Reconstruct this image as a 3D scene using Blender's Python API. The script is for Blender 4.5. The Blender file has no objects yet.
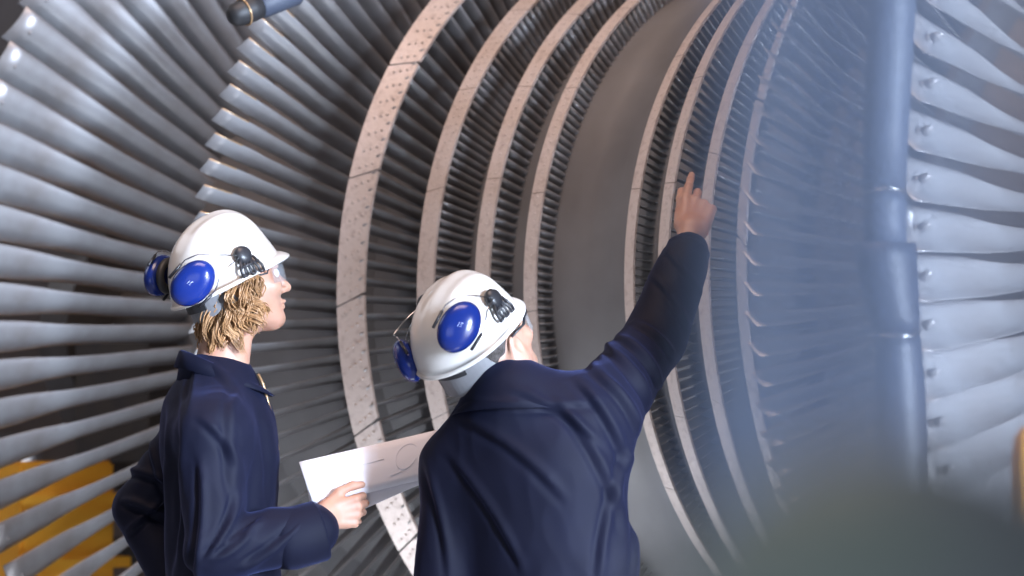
import bpy, bmesh, math, random
import numpy as np
from mathutils import Vector, Matrix

random.seed(7)
rng = np.random.default_rng(7)
SC = bpy.context.scene
COL = SC.collection
PI = math.pi

# ------------------------------------------------------------------ camera, world, lights, exposure
S = 6.4                                   # distance camera to rotor axis, metres
CAM = Vector((0.83422626 * S, -S, 1.30))
AXZ = CAM.z + 0.06927085 * S              # height of the rotor axis
AL, PITCH, ROLL = 0.8011326, 0.05836109, -0.00868996
FPX = 3000.0
fw = Vector((-math.sin(AL) * math.cos(PITCH), math.cos(AL) * math.cos(PITCH), math.sin(PITCH)))
r0 = Vector((math.cos(AL), math.sin(AL), 0))
u0 = r0.cross(fw)
rt = r0 * math.cos(ROLL) + u0 * math.sin(ROLL)
up = -r0 * math.sin(ROLL) + u0 * math.cos(ROLL)
camd = bpy.data.cameras.new('camera')
camd.sensor_width = 36.0
camd.lens = FPX / 1024.0 * 36.0
camd.clip_start = 0.05
camd.dof.use_dof = True
camd.dof.focus_distance = 6.85
camd.dof.aperture_fstop = (camd.lens / 1000.0) / 0.040
cam = bpy.data.objects.new('camera', camd)
COL.objects.link(cam)
cam.matrix_world = Matrix(((rt.x, up.x, -fw.x, CAM.x), (rt.y, up.y, -fw.y, CAM.y), (rt.z, up.z, -fw.z, CAM.z), (0, 0, 0, 1)))
SC.camera = cam

SC.view_settings.view_transform = 'Standard'
SC.view_settings.look = 'None'
SC.view_settings.gamma = 1.0
SC.view_settings.use_curve_mapping = False
SC.view_settings.exposure = 0.12
SC.cycles.use_denoising = True
SC.cycles.max_bounces = 8
SC.cycles.transparent_max_bounces = 12

world = bpy.data.worlds.new('hall_air')
SC.world = world
world.use_nodes = True
bgn = world.node_tree.nodes['Background']
bgn.inputs[0].default_value = (0.60, 0.56, 0.58, 1)
bgn.inputs[1].default_value = 0.14


def area(name, loc, target, sx, sy, power, col, spread=180):
    ld = bpy.data.lights.new(name, 'AREA')
    ld.shape = 'RECTANGLE'
    ld.size, ld.size_y, ld.energy, ld.color = sx, sy, power, col
    ld.spread = math.radians(spread)
    o = bpy.data.objects.new(name, ld)
    COL.objects.link(o)
    o.location = loc
    d = Vector(target) - Vector(loc)
    o.rotation_euler = d.to_track_quat('-Z', 'Y').to_euler()
    return o


FH = Vector((-math.sin(AL), math.cos(AL), 0))         # horizontal camera forward
RH = Vector((math.cos(AL), math.sin(AL), 0))          # horizontal camera right


def at(u, d, z):
    """a point given as metres to the right of / in front of the camera's foot, and height"""
    p = Vector((CAM.x, CAM.y, 0)) + RH * u + FH * d
    p.z = z
    return p


area('daylight_gate', at(-3.2, -2.0, 2.2), (0, -0.5, 1.4), 5.0, 3.2, 95, (0.80, 0.88, 1.0))
area('daylight_low_window', at(3.6, 3.2, 0.75), (0, -0.3, 1.3), 2.5, 1.3, 150, (0.82, 0.89, 1.0))
area('hall_lamp_front', (1.0, -3.0, 6.5), (0, -1, 0), 3.5, 2.0, 215, (1.0, 0.74, 0.62))
area("daylight_right_window", (10.5, -3.05, 2.7), (-1.5, -1.6, 1.75), 1.5, 2.8, 340, (0.66, 0.79, 1.0), 50)
area('added_low_fill', (-0.1, -1.72, 0.12), (0, -0.55, 1.25), 2.8, 0.25, 26, (0.84, 0.91, 1.0), 140)  # added unseen fill light, brightens the lower halves of the shroud bands
area('hall_lamp_left', (-5.5, -3.5, 5.0), (-1.5, 0, 1.7), 3.0, 2.0, 40, (0.86, 0.90, 1.0))


# ------------------------------------------------------------------ helpers
def mat(name, col, rough=0.5, metal=0.0, **kw):
    m = bpy.data.materials.new(name)
    m.use_nodes = True
    nt = m.node_tree
    b = nt.nodes['Principled BSDF']
    b.inputs['Base Color'].default_value = (*col, 1)
    b.inputs['Roughness'].default_value = rough
    b.inputs['Metallic'].default_value = metal
    for k, v in kw.items():
        if k in b.inputs:
            b.inputs[k].default_value = v
    return m


def noisy(m, col2, scale=20.0, detail=4.0, lo=0.35, hi=0.7, rough2=None, bump=0.0, bscale=None, stretch=None):
    nt = m.node_tree
    b = nt.nodes['Principled BSDF']
    tc = nt.nodes.new('ShaderNodeTexCoord')
    src = tc.outputs['Object']
    if stretch:
        mp = nt.nodes.new('ShaderNodeMapping')
        mp.inputs['Scale'].default_value = stretch
        nt.links.new(src, mp.inputs[0])
        src = mp.outputs[0]
    n = nt.nodes.new('ShaderNodeTexNoise')
    n.inputs['Scale'].default_value = scale
    n.inputs['Detail'].default_value = detail
    nt.links.new(src, n.inputs['Vector'])
    r = nt.nodes.new('ShaderNodeMapRange')
    r.inputs[1].default_value, r.inputs[2].default_value = lo, hi
    nt.links.new(n.outputs[0], r.inputs[0])
    mx = nt.nodes.new('ShaderNodeMix')
    mx.data_type = 'RGBA'
    mx.inputs[6].default_value = b.inputs['Base Color'].default_value[:]
    mx.inputs[7].default_value = (*col2, 1)
    nt.links.new(r.outputs[0], mx.inputs[0])
    nt.links.new(mx.outputs[2], b.inputs['Base Color'])
    if rough2 is not None:
        rr = nt.nodes.new('ShaderNodeMapRange')
        rr.inputs[3].default_value, rr.inputs[4].default_value = b.inputs['Roughness'].default_value, rough2
        nt.links.new(r.outputs[0], rr.inputs[0])
        nt.links.new(rr.outputs[0], b.inputs['Roughness'])
    if bump:
        n2 = nt.nodes.new('ShaderNodeTexNoise')
        n2.inputs['Scale'].default_value = bscale or scale * 3
        n2.inputs['Detail'].default_value = 3
        nt.links.new(src, n2.inputs['Vector'])
        bp = nt.nodes.new('ShaderNodeBump')
        bp.inputs['Strength'].default_value = bump
        bp.inputs['Distance'].default_value = 0.01
        nt.links.new(n2.outputs[0], bp.inputs['Height'])
        nt.links.new(bp.outputs[0], b.inputs['Normal'])
    return m


M = {}
M['blade'] = noisy(mat('blade_steel', (0.33, 0.325, 0.335), 0.36, 0.5), (0.22, 0.20, 0.195), 9, 4, 0.35, 0.75, 0.46)
M['shroud'] = noisy(mat('shroud_steel', (0.57, 0.485, 0.45), 0.55, 0.3), (0.43, 0.35, 0.32), 60, 5, 0.5, 0.75, 0.6, 0.15, 120)
M['hub'] = noisy(mat('drum_steel', (0.20, 0.195, 0.20), 0.62, 0.45), (0.15, 0.145, 0.15), 4, 5, 0.35, 0.7, 0.66)
M['shaft'] = noisy(mat('shaft_steel', (0.16, 0.155, 0.155), 0.4, 0.8), (0.11, 0.105, 0.10), 8, 4)
M['yellow'] = noisy(mat('yellow_paint', (0.75, 0.36, 0.03), 0.5), (0.55, 0.24, 0.02), 6, 4, 0.5, 0.8)
M['darkbeam'] = noisy(mat('dark_beam_paint', (0.03, 0.03, 0.035), 0.6), (0.05, 0.045, 0.04), 8)
M['floor'] = noisy(mat('floor_paint', (0.42, 0.44, 0.47), 0.45), (0.32, 0.33, 0.36), 2.5, 6, 0.4, 0.7, 0.6)
M['wall'] = noisy(mat('wall_paint', (0.20, 0.17, 0.16), 0.8), (0.14, 0.12, 0.115), 1.5, 5, 0.4, 0.7)
M['cloth'] = noisy(mat('navy_cotton', (0.0036, 0.0044, 0.0140), 0.70, 0.0, **{'Sheen Weight': 0.12, 'Sheen Roughness': 0.4, 'Specular IOR Level': 0.18}),
                   (0.0045, 0.0055, 0.017), 14, 4, 0.35, 0.7, None, 0.12, 900)
M['cloth'].node_tree.nodes['Principled BSDF'].inputs['Sheen Tint'].default_value = (0.25, 0.32, 0.85, 1)
M['skin'] = noisy(mat('skin', (0.52, 0.29, 0.205), 0.5, 0.0, **{'Subsurface Weight': 0.12, 'Subsurface Scale': 0.01}), (0.45, 0.22, 0.15), 22, 3, 0.4, 0.75)
M['skin'].node_tree.nodes['Principled BSDF'].inputs['Subsurface Radius'].default_value = (1, 0.35, 0.2)
M['tan_skin'] = noisy(mat('tanned_skin', (0.40, 0.23, 0.165), 0.5, 0.0, **{'Subsurface Weight': 0.1, 'Subsurface Scale': 0.01}), (0.35, 0.175, 0.12), 22, 3, 0.4, 0.75)
M['blond'] = noisy(mat('blond_hair', (0.42, 0.225, 0.10), 0.42), (0.22, 0.115, 0.05), 30, 3, 0.35, 0.65)
M['grey_hair'] = noisy(mat('grey_hair', (0.045, 0.036, 0.033), 0.7), (0.10, 0.085, 0.08), 120, 3, 0.4, 0.65, None, 0.8, 260)
M['helmet'] = noisy(mat('white_helmet_plastic', (0.62, 0.59, 0.56), 0.24, 0.0, **{'Coat Weight': 0.3, 'Coat Roughness': 0.1}), (0.57, 0.54, 0.505), 9, 5, 0.5, 0.75)
M['cup'] = noisy(mat('blue_muff_plastic', (0.006, 0.020, 0.15), 0.22), (0.008, 0.024, 0.17), 8)
M['cushion'] = noisy(mat('black_cushion', (0.015, 0.015, 0.017), 0.55), (0.022, 0.022, 0.024), 30)
M['black'] = noisy(mat('black_plastic', (0.018, 0.018, 0.022), 0.38), (0.026, 0.026, 0.03), 30)
M['wire'] = noisy(mat('steel_wire', (0.6, 0.6, 0.62), 0.25, 1.0), (0.5, 0.5, 0.5), 30)
M['band'] = noisy(mat('grey_headband_plastic', (0.20, 0.20, 0.21), 0.5), (0.16, 0.16, 0.17), 18)
M['mark'] = noisy(mat('pale_print', (0.45, 0.52, 0.75), 0.5), (0.4, 0.48, 0.7), 30)
M['paper'] = noisy(mat('paper', (0.84, 0.82, 0.88), 0.75, 0.0), (0.80, 0.775, 0.84), 7)
M['ink'] = noisy(mat('faint_ink', (0.72, 0.70, 0.77), 0.8), (0.76, 0.74, 0.80), 20)
M['boot'] = noisy(mat('boot_leather', (0.02, 0.018, 0.016), 0.5), (0.03, 0.026, 0.022), 30)
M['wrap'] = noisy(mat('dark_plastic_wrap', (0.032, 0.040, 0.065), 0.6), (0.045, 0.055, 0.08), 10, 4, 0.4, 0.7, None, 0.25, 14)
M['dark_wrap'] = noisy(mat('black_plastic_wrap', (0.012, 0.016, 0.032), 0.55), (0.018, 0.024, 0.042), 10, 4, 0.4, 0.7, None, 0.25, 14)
M['housing'] = noisy(mat('grey_green_paint', (0.22, 0.25, 0.29), 0.6), (0.20, 0.25, 0.23), 12, 3, 0.45, 0.6)
M['brass_lit_edge'] = noisy(mat('brass_and_lit_edge', (0.55, 0.36, 0.20), 0.4, 0.7), (0.4, 0.26, 0.15), 20)  # brass fittings, and the warm light painted on blade tip edges
M['eye'] = noisy(mat('eye_white', (0.75, 0.73, 0.72), 0.2), (0.7, 0.68, 0.67), 40)
M['iris'] = noisy(mat('blue_iris', (0.05, 0.09, 0.14), 0.2), (0.03, 0.05, 0.09), 90)


def clear_mat(name, col, alpha, rough):
    m = bpy.data.materials.new(name)
    m.use_nodes = True
    nt = m.node_tree
    b = nt.nodes['Principled BSDF']
    b.inputs['Base Color'].default_value = (*col, 1)
    b.inputs['Roughness'].default_value = rough
    tr = nt.nodes.new('ShaderNodeBsdfTransparent')
    mx = nt.nodes.new('ShaderNodeMixShader')
    n = nt.nodes.new('ShaderNodeTexNoise')
    n.inputs['Scale'].default_value = 6.0
    r = nt.nodes.new('ShaderNodeMapRange')
    r.inputs[3].default_value, r.inputs[4].default_value = alpha * 0.85, alpha * 1.15
    nt.links.new(n.outputs[0], r.inputs[0])
    nt.links.new(r.outputs[0], mx.inputs[0])
    nt.links.new(tr.outputs[0], mx.inputs[1])
    nt.links.new(b.outputs[0], mx.inputs[2])
    nt.links.new(mx.outputs[0], nt.nodes['Material Output'].inputs[0])
    return m


M['lens'] = clear_mat('clear_lens', (0.6, 0.65, 0.7), 0.14, 0.1)
M['film'] = clear_mat('haze_film', (0.52, 0.68, 1.0), 0.42, 0.4)  # tint and opacity of this film stand in for the foreground haze
M['film'].node_tree.nodes['Principled BSDF'].inputs['Transmission Weight'].default_value = 0.0


def link(name, verts, faces, m, parent=None, smooth=True, loc=None):
    me = bpy.data.meshes.new(name)
    if isinstance(verts, np.ndarray):
        verts = verts.tolist()
    if isinstance(faces, np.ndarray):
        faces = faces.tolist()
    me.from_pydata(verts, [], faces)
    if smooth:
        me.polygons.foreach_set('use_smooth', [True] * len(me.polygons))
    mats = m if isinstance(m, (list, tuple)) else [m]
    for x in mats:
        me.materials.append(x)
    me.update()
    o = bpy.data.objects.new(name, me)
    COL.objects.link(o)
    if parent:
        o.parent = parent
    if loc is not None:
        o.location = loc
    return o


def empty(name, loc, label, cat, group=None, rz=0.0):
    o = bpy.data.objects.new(name, None)
    COL.objects.link(o)
    o.empty_display_size = 0.1
    o.location = loc
    o.rotation_euler = (0, 0, rz)
    o['label'] = label
    o['category'] = cat
    if group:
        o['group'] = group
    return o


class MB:
    def __init__(self):
        self.v = []
        self.f = []

    def add(self, v, f):
        n = len(self.v)
        self.v += [tuple(map(float, p)) for p in v]
        self.f += [tuple(int(i) + n for i in q) for q in f]
        return self

    def grid(self, rows, close_u=False, close_v=False, cap=False):
        """rows: list of equally long rings"""
        nr, nc = len(rows), len(rows[0])
        v = [p for r in rows for p in r]
        f = []
        for i in range(nr if close_v else nr - 1):
            for j in range(nc if close_u else nc - 1):
                a, b = i * nc + j, i * nc + (j + 1) % nc
                i2 = (i + 1) % nr
                f.append((a, b, i2 * nc + (j + 1) % nc, i2 * nc + j))
        if cap:
            f.append(tuple(range(nc))[::-1])
            f.append(tuple((nr - 1) * nc + j for j in range(nc)))
        return self.add(v, f)

    def box(self, c, s, R=None, bev=0.0):
        bm = bmesh.new()
        bmesh.ops.create_cube(bm, size=1.0)
        for q in bm.verts:
            q.co = Vector((q.co.x * s[0], q.co.y * s[1], q.co.z * s[2]))
        if bev:
            bmesh.ops.bevel(bm, geom=bm.edges[:], offset=bev, segments=2, affect='EDGES')
        R = R or Matrix.Identity(3)
        v = [R @ q.co + Vector(c) for q in bm.verts]
        bm.verts.index_update()
        f = [[q.index for q in fc.verts] for fc in bm.faces]
        bm.free()
        return self.add(v, f)

    def tube(self, pts, r, n=10, cap=True):
        pts = [Vector(p) for p in pts]
        rad = r if isinstance(r, (list, tuple)) else [r] * len(pts)
        rows = []
        t0 = (pts[1] - pts[0]).normalized()
        a = t0.orthogonal().normalized()
        for i, p in enumerate(pts):
            t = (pts[min(i + 1, len(pts) - 1)] - pts[max(i - 1, 0)]).normalized()
            a = (a - t * a.dot(t)).normalized()
            b = t.cross(a)
            rows.append([p + (a * math.cos(k * 2 * PI / n) + b * math.sin(k * 2 * PI / n)) * rad[i] for k in range(n)])
        return self.grid(rows, close_u=True, cap=cap)

    def lathe(self, prof, n=32, M4=None, cap=True):
        """prof: list of (r, z) about local z"""
        rows = [[Vector((r * math.cos(k * 2 * PI / n), r * math.sin(k * 2 * PI / n), z)) for k in range(n)] for r, z in prof]
        if M4:
            rows = [[M4 @ p for p in r] for r in rows]
        return self.grid(rows, close_u=True, cap=cap)

    def build(self, name, m, parent=None, smooth=True, loc=None):
        return link(name, self.v, self.f, m, parent, smooth, loc)


def frame(o, x, y, z):
    return Matrix(((x.x, y.x, z.x, o.x), (x.y, y.y, z.y, o.y), (x.z, y.z, z.z, o.z), (0, 0, 0, 1)))


# ------------------------------------------------------------------ the hall
def slab(name, c, s, m):
    o = MB().box((0, 0, 0), s).build(name, m, smooth=False, loc=c)
    o['kind'] = 'structure'
    return o


slab('floor', (0, 0, -0.1), (26, 26, 0.2), M['floor'])
slab('wall_back', (0, 8.2, 4.0), (26, 0.3, 8.0), M['wall'])
slab('wall_left', (-11.2, 0, 4.0), (0.3, 26, 8.0), M['wall'])

M['daypane'] = mat('daylit_pane', (0.8, 0.85, 0.9), 0.2, 0.0, **{'Emission Strength': 1.1})
M['daypane'].node_tree.nodes['Principled BSDF'].inputs['Emission Color'].default_value = (0.86, 0.9, 1.0, 1)
M['frame'] = noisy(mat('window_frame_paint', (0.25, 0.26, 0.28), 0.5), (0.2, 0.2, 0.22), 10)
wn = MB().box((0, 0, 0), (0.06, 1.5, 1.0), None, 0.0).build('window_1', M['daypane'], smooth=False, loc=(-11.02, 4.25, 0.95))
wn['kind'] = 'structure'
b = MB()
for y in (-0.78, 0.0, 0.78):
    b.box((0.03, y, 0), (0.10, 0.06, 1.12))
for z in (-0.53, 0.53):
    b.box((0.03, 0, z), (0.10, 1.62, 0.06))
b.build('window_frame', M['frame'], wn, False)

# ------------------------------------------------------------------ the rotor
rotor = empty('turbine_rotor', (0, 0, 0), 'huge double-flow steel turbine rotor ringed with rows of blades, behind the two people', 'turbine rotor')
AX = Vector((0, 0, AXZ))


def section(c, g, thick, camb, npt=7):
    """closed aerofoil loop in the axial / tangential plane, leading edge at the inlet side"""
    ts = [0.5 - 0.5 * math.cos(PI * i / (npt - 1)) for i in range(npt)]
    upv, lov = [], []
    for t in ts:
        yt = thick * 2.6 * (0.2969 * math.sqrt(t) - 0.126 * t - 0.3516 * t * t + 0.2843 * t ** 3 - 0.1015 * t ** 4) * 1.9
        yc = camb * 4 * t * (1 - t)
        upv.append((t - 0.5, yc + yt))
        lov.append((t - 0.5, yc - yt))
    loop = upv + lov[-2:0:-1]
    cg, sg = math.cos(g), math.sin(g)
    return [(c * (x * cg - y * sg), c * (x * sg + y * cg)) for x, y in loop]


def blade_geo(sgn, r_in, r_out, ns, chord, stag, thick, camb, tw, x0=0.0, lean=0.0, npt=7):
    """one blade pointing to local -Y; sgn +1: outboard end points to +X. tw: sign of the twist"""
    rows = []
    for i in range(ns):
        t = i / (ns - 1)
        r = r_in + (r_out - r_in) * t
        lp = section(chord(t), stag(t), thick(t), camb(t), npt)
        rows.append([(sgn * (x0 + a), -r, tw * (b + lean * t)) for a, b in lp])
    mb = MB().grid(rows, close_u=True)
    n = len(rows[0])
    mb.f.append(tuple(range((ns - 1) * n, ns * n)))
    return mb.v, mb.f


def lerp(a, b):
    return lambda t: a + (b - a) * t


def curve(*ks):
    xs = [k[0] for k in ks]
    ys = [k[1] for k in ks]
    return lambda t: float(np.interp(t, xs, ys))


R_HUB = 0.926
D2R = PI / 180
# name: axial distance, band mid radius, band width, cone slope, blades (left, right), segments(left, right), joint phase (left, right)
STG = {
    'A': (0.6934, 1.1547, 0.0643, 0.63, 147, 147, 21, 21, 0.2945, 0.66),
    'B': (0.4949, 1.0664, 0.0484, 0.305, 264, 264, 22, 22, 0.2696, 0.0),
    'C': (0.3224, 1.0241, 0.0425, 0.23, 230, 242, 23, 22, 0.3008, 0.24),
    'D': (0.1769, 0.9926, 0.0369, 0.174, 280, 272, 20, 16, 0.261, 0.245),
}
blade_list = []     # (score, mesh key, x, theta)
mesh_geo = {}
TW = {-1: -1.0, 1: -1.0}


def in_frame(p):
    d = p - CAM
    z = d.dot(fw)
    px, py = 512 + FPX * d.dot(rt) / z, 288 - FPX * d.dot(up) / z
    return (-20 < px < 1044 and -20 < py < 596), px, py, z


def rot_pt(x, r, th):
    return Vector((x, -r * math.cos(th), AXZ + r * math.sin(th)))


def add_row(key, sgn, x, n, geo, r_in, r_out, phase=0.0):
    mesh_geo[key] = geo
    for k in range(n):
        th = phase + 2 * PI * k / n
        th = (th + PI) % (2 * PI) - PI
        sc_ = 0.0
        if math.cos(th) > 0.25:
            p, q = rot_pt(x, r_in, th), rot_pt(x, r_out, th)
            a, b = in_frame(p), in_frame(q)
            if a[0] or b[0]:
                sc_ = math.hypot(a[1] - b[1], a[2] - b[2]) * 2 * PI * r_out / n * FPX / a[3] * (1.0 if (a[0] and b[0]) else 0.6)
        blade_list.append((sc_, key, x, th))


# last stage: long, freestanding, strongly twisted
def last_stage(sgn, tw):
    return blade_geo(sgn, R_HUB - 0.03, 1.725, 16,
                     curve((0, 0.130), (0.4, 0.108), (0.75, 0.110), (1, 0.118)), curve((0, 18 * D2R), (0.4, 27 * D2R), (0.58, 34 * D2R), (0.74, 52 * D2R), (1, 60 * D2R)),
                     curve((0, 0.15), (0.5, 0.09), (1, 0.060)), curve((0, 0.2), (0.5, 0.16), (1, 0.14)), tw, npt=9)


def next_stage(sgn, tw):
    return blade_geo(sgn, R_HUB - 0.03, 1.461, 13,
                     curve((0, 0.105), (0.5, 0.068), (1, 0.050)), curve((0, 12 * D2R), (0.5, 18 * D2R), (0.68, 25 * D2R), (0.8, 37 * D2R), (1, 42 * D2R)),
                     curve((0, 0.14), (0.5, 0.10), (1, 0.06)), curve((0, 0.2), (0.5, 0.13), (1, 0.05)), tw, npt=8)


def with_stub(geo, sgn, tw):
    v, f = geo
    mb = MB()
    mb.v, mb.f = list(v), list(f)
    for e in (-1, 1):
        c = Vector((0, -1.672, 0))
        d = Vector((-sgn * 0.95, 0, tw * e * 0.3)) if e > 0 else Vector((sgn * 0.95, 0, -tw * 0.3))
        mb.tube([c, c + d * 0.014, c + d * 0.026], [0.011, 0.009, 0.004], 8)
    return mb.v, mb.f


add_row('last_left', -1, -1.73, 92, with_stub(last_stage(-1, TW[-1]), -1, TW[-1]), R_HUB, 1.725, 0.02)
add_row('last_right', 1, 1.63, 108, with_stub(last_stage(1, TW[1]), 1, TW[1]), R_HUB, 1.725, 0.01)
add_row('next_left', -1, -0.988, 125, next_stage(-1, TW[-1]), R_HUB, 1.461, 0.0)
add_row('next_right', 1, 0.988, 137, next_stage(1, TW[1]), R_HUB, 1.461, 0.0)
for nm, (a, R, w, k, nl, nr, sl, sr, pl, pr) in STG.items():
    for sgn, n in ((-1, nl), (1, nr)):
        rb = R - 0.012
        ch = {'A': 0.062, 'B': 0.047, 'C': 0.041, 'D': 0.036}[nm]
        pitch = 2 * PI * R / n
        geo = blade_geo(sgn, R_HUB - 0.01, rb, {'A': 9, 'B': 5, 'C': 4, 'D': 3}[nm],
                        lerp(ch * 1.12, ch), lerp(8 * D2R, {'A': 12, 'B': 10, 'C': 18, 'D': 17}[nm] * D2R),
                        lerp(0.13, 0.10), lerp(0.16, 0.12), TW[sgn], npt=6 if nm == 'A' else 5)
        add_row('row_%s_%d' % (nm, sgn), sgn, sgn * a, n, geo, R_HUB, rb)

blade_list.sort(key=lambda b: -b[0])
keep, rest = blade_list[:100], blade_list[100:]
shared = {}
for sc_, key, x, th in keep:
    if key not in shared:
        o = link('blade', *mesh_geo[key], [M['blade'], M['brass_lit_edge']], rotor)
        shared[key] = o.data
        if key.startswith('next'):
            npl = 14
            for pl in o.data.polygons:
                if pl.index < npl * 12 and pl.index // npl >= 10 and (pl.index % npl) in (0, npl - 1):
                    pl.material_index = 1  # warm lamplight along the tip's leading edge, painted in as brass colour
    else:
        o = bpy.data.objects.new('blade', shared[key])
        COL.objects.link(o)
        o.parent = rotor
    o.location = (x, 0, AXZ)
    o.rotation_euler = (-th, 0, 0)
V, F, n0 = [], [], 0
for sc_, key, x, th in rest:
    v, f = mesh_geo[key]
    v = np.array(v)
    c, s = math.cos(-th), math.sin(-th)
    V.append(np.stack([v[:, 0] + x, v[:, 1] * c - v[:, 2] * s, v[:, 1] * s + v[:, 2] * c + AXZ], 1))
    F += [tuple(i + n0 for i in q) for q in f]
    n0 += len(v)
o = link('blade_rows', np.concatenate(V), F, M['blade'], rotor)
o['kind'] = 'stuff'


# shroud segments
def seg_geo(sgn, R, w, k, dth, slant, tenons, nb, gap):
    """one shroud segment centred on angle 0 (local -Y), axial local X"""
    nth, nx = 14, 4
    rows_o, rows_i = [], []
    for i in range(nth + 1):
        ro, ri = [], []
        for j in range(nx + 1):
            e = j / nx - 0.5                                   # -0.5 .. 0.5 towards outboard
            th = (i / nth - 0.5) * (dth - gap / R * (1 + (2.2 * max(0.0, -e - 0.1) if tenons > 2 else 0))) - slant * e
            r = R + k * w * e
            x = sgn * e * w
            ro.append((x, -(r) * math.cos(th), r * math.sin(th)))
            ri.append((x, -(r - 0.007) * math.cos(th), (r - 0.007) * math.sin(th)))
        rows_o.append(ro)
        rows_i.append(ri)
    mb = MB()
    loop = [ro + ri[::-1] for ro, ri in zip(rows_o, rows_i)]
    mb.grid(loop, close_u=True, cap=True)
    hs_ = 0.75 if tenons > 2 else 0.45
    # tenon heads: small domes hammered over the band
    for b in range(nb):
        thb = (b + 0.5 - nb / 2) * dth / nb
        for q in range(tenons):
            e = ((q + 0.5) / tenons - 0.5) * 0.62
            th = thb - slant * e * (1.2 if tenons > 1 else 0.0)
            r = R + k * w * e
            hr = w * (0.075 if tenons > 1 else 0.09)
            c = Vector((sgn * e * w, -r * math.cos(th), r * math.sin(th)))
            nrm = Vector((0, -math.cos(th), math.sin(th)))
            tx, ty = Vector((1, 0, 0)), nrm.cross(Vector((1, 0, 0)))
            rows = []
            for rr, h in ((1.0, -0.001), (0.85, 0.0010 * hs_), (0.5, 0.0018 * hs_), (0.12, 0.0021 * hs_)):
                rows.append([c + nrm * h + (tx * math.cos(a * PI / 4) * 1.5 + ty * math.sin(a * PI / 4)) * hr * rr for a in range(8)])
            mb.grid(rows, close_u=True, cap=True)
    return mb.v, mb.f


segs = []
for nm, (a, R, w, k, nl, nr, sl, sr, pl, pr) in STG.items():
    for sgn, n, ns, ph in ((-1, nl, sl, pl), (1, nr, sr, pr)):
        dth = 2 * PI / ns
        slant = {'A': 0.03, 'B': 0.014, 'C': 0.004, 'D': 0.004}[nm]
        geo = seg_geo(sgn, R, w, k, dth, slant, 3 if nm == 'A' else (2 if nm == 'B' else 1), max(1, round(n / ns)), 0.0055 if nm == 'A' else 0.002)
        key = 'seg_%s_%d' % (nm, sgn)
        mesh_geo[key] = geo
        for i in range(ns):
            th = ph + (i + 0.5) * dth
            th = (th + PI) % (2 * PI) - PI
            fr = in_frame(rot_pt(sgn * a, R, th))
            vis = math.cos(th) > 0.1 and -80 < fr[1] < 1100 and -90 < fr[2] < 670
            segs.append((vis * (w * 10 + 1), key, sgn * a, th))
segs.sort(key=lambda b: -b[0])
shared = {}
V, F, n0 = [], [], 0
for i, (sc_, key, x, th) in enumerate(segs):
    if sc_ > 0 and i < 100:
        if key not in shared:
            o = link('shroud_segment', *mesh_geo[key], M['shroud'], rotor)
            md = o.modifiers.new('edge', 'EDGE_SPLIT')
            md.split_angle = 0.7
            shared[key] = o.data
        else:
            o = bpy.data.objects.new('shroud_segment', shared[key])
            COL.objects.link(o)
            o.parent = rotor
            md = o.modifiers.new('edge', 'EDGE_SPLIT')
            md.split_angle = 0.7
        o.location = (x, 0, AXZ)
        o.rotation_euler = (-th, 0, 0)
    else:
        v, f = mesh_geo[key]
        v = np.array(v)
        c, s = math.cos(-th), math.sin(-th)
        V.append(np.stack([v[:, 0] + x, v[:, 1] * c - v[:, 2] * s, v[:, 1] * s + v[:, 2] * c + AXZ], 1))
        F += [tuple(q_ + n0 for q_ in q) for q in f]
        n0 += len(v)
o = link('shroud_band', np.concatenate(V), F, M['shroud'], rotor)
md = o.modifiers.new('edge', 'EDGE_SPLIT')
md.split_angle = 0.7
o['kind'] = 'stuff'

# drum and shaft: turned profiles about the axis
TURN = Matrix.Translation(AX) @ Matrix.Rotation(PI / 2, 4, 'Y')
half = [(0.9225, 0.0), (0.9225, 0.05), (0.9255, 0.056), (0.9255, 0.2), (0.918, 0.205), (0.918, 0.235), (0.93, 0.24),
        (0.93, 0.355), (0.918, 0.36), (0.918, 0.44), (0.926, 0.445), (0.926, 0.55), (0.912, 0.56), (0.912, 0.62), (0.926, 0.63),
        (0.926, 0.76), (0.89, 0.775), (0.89, 0.90), (0.926, 0.915), (0.926, 1.065), (0.85, 1.09), (0.85, 1.50), (0.926, 1.53), (0.926, 1.74), (0.80, 1.78), (0.42, 1.84)]
prof = [(r, -z) for r, z in half[::-1]] + half[1:]
o = MB().lathe(prof, 160, TURN).build('rotor_drum', M['hub'], rotor)
md = o.modifiers.new('edge', 'EDGE_SPLIT')
md.split_angle = 0.5
sh = [(0.42, -1.85), (0.42, -2.25), (0.27, -2.32), (0.27, -2.95), (0.45, -2.96), (0.45, -3.12), (0.2, -3.13)]
for sg in (-1, 1):
    o = MB().lathe([(r, -sg * z) for r, z in sh], 64, TURN).build('shaft_journal', M['shaft'], rotor)
    md = o.modifiers.new('edge', 'EDGE_SPLIT')
    md.split_angle = 0.5

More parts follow.
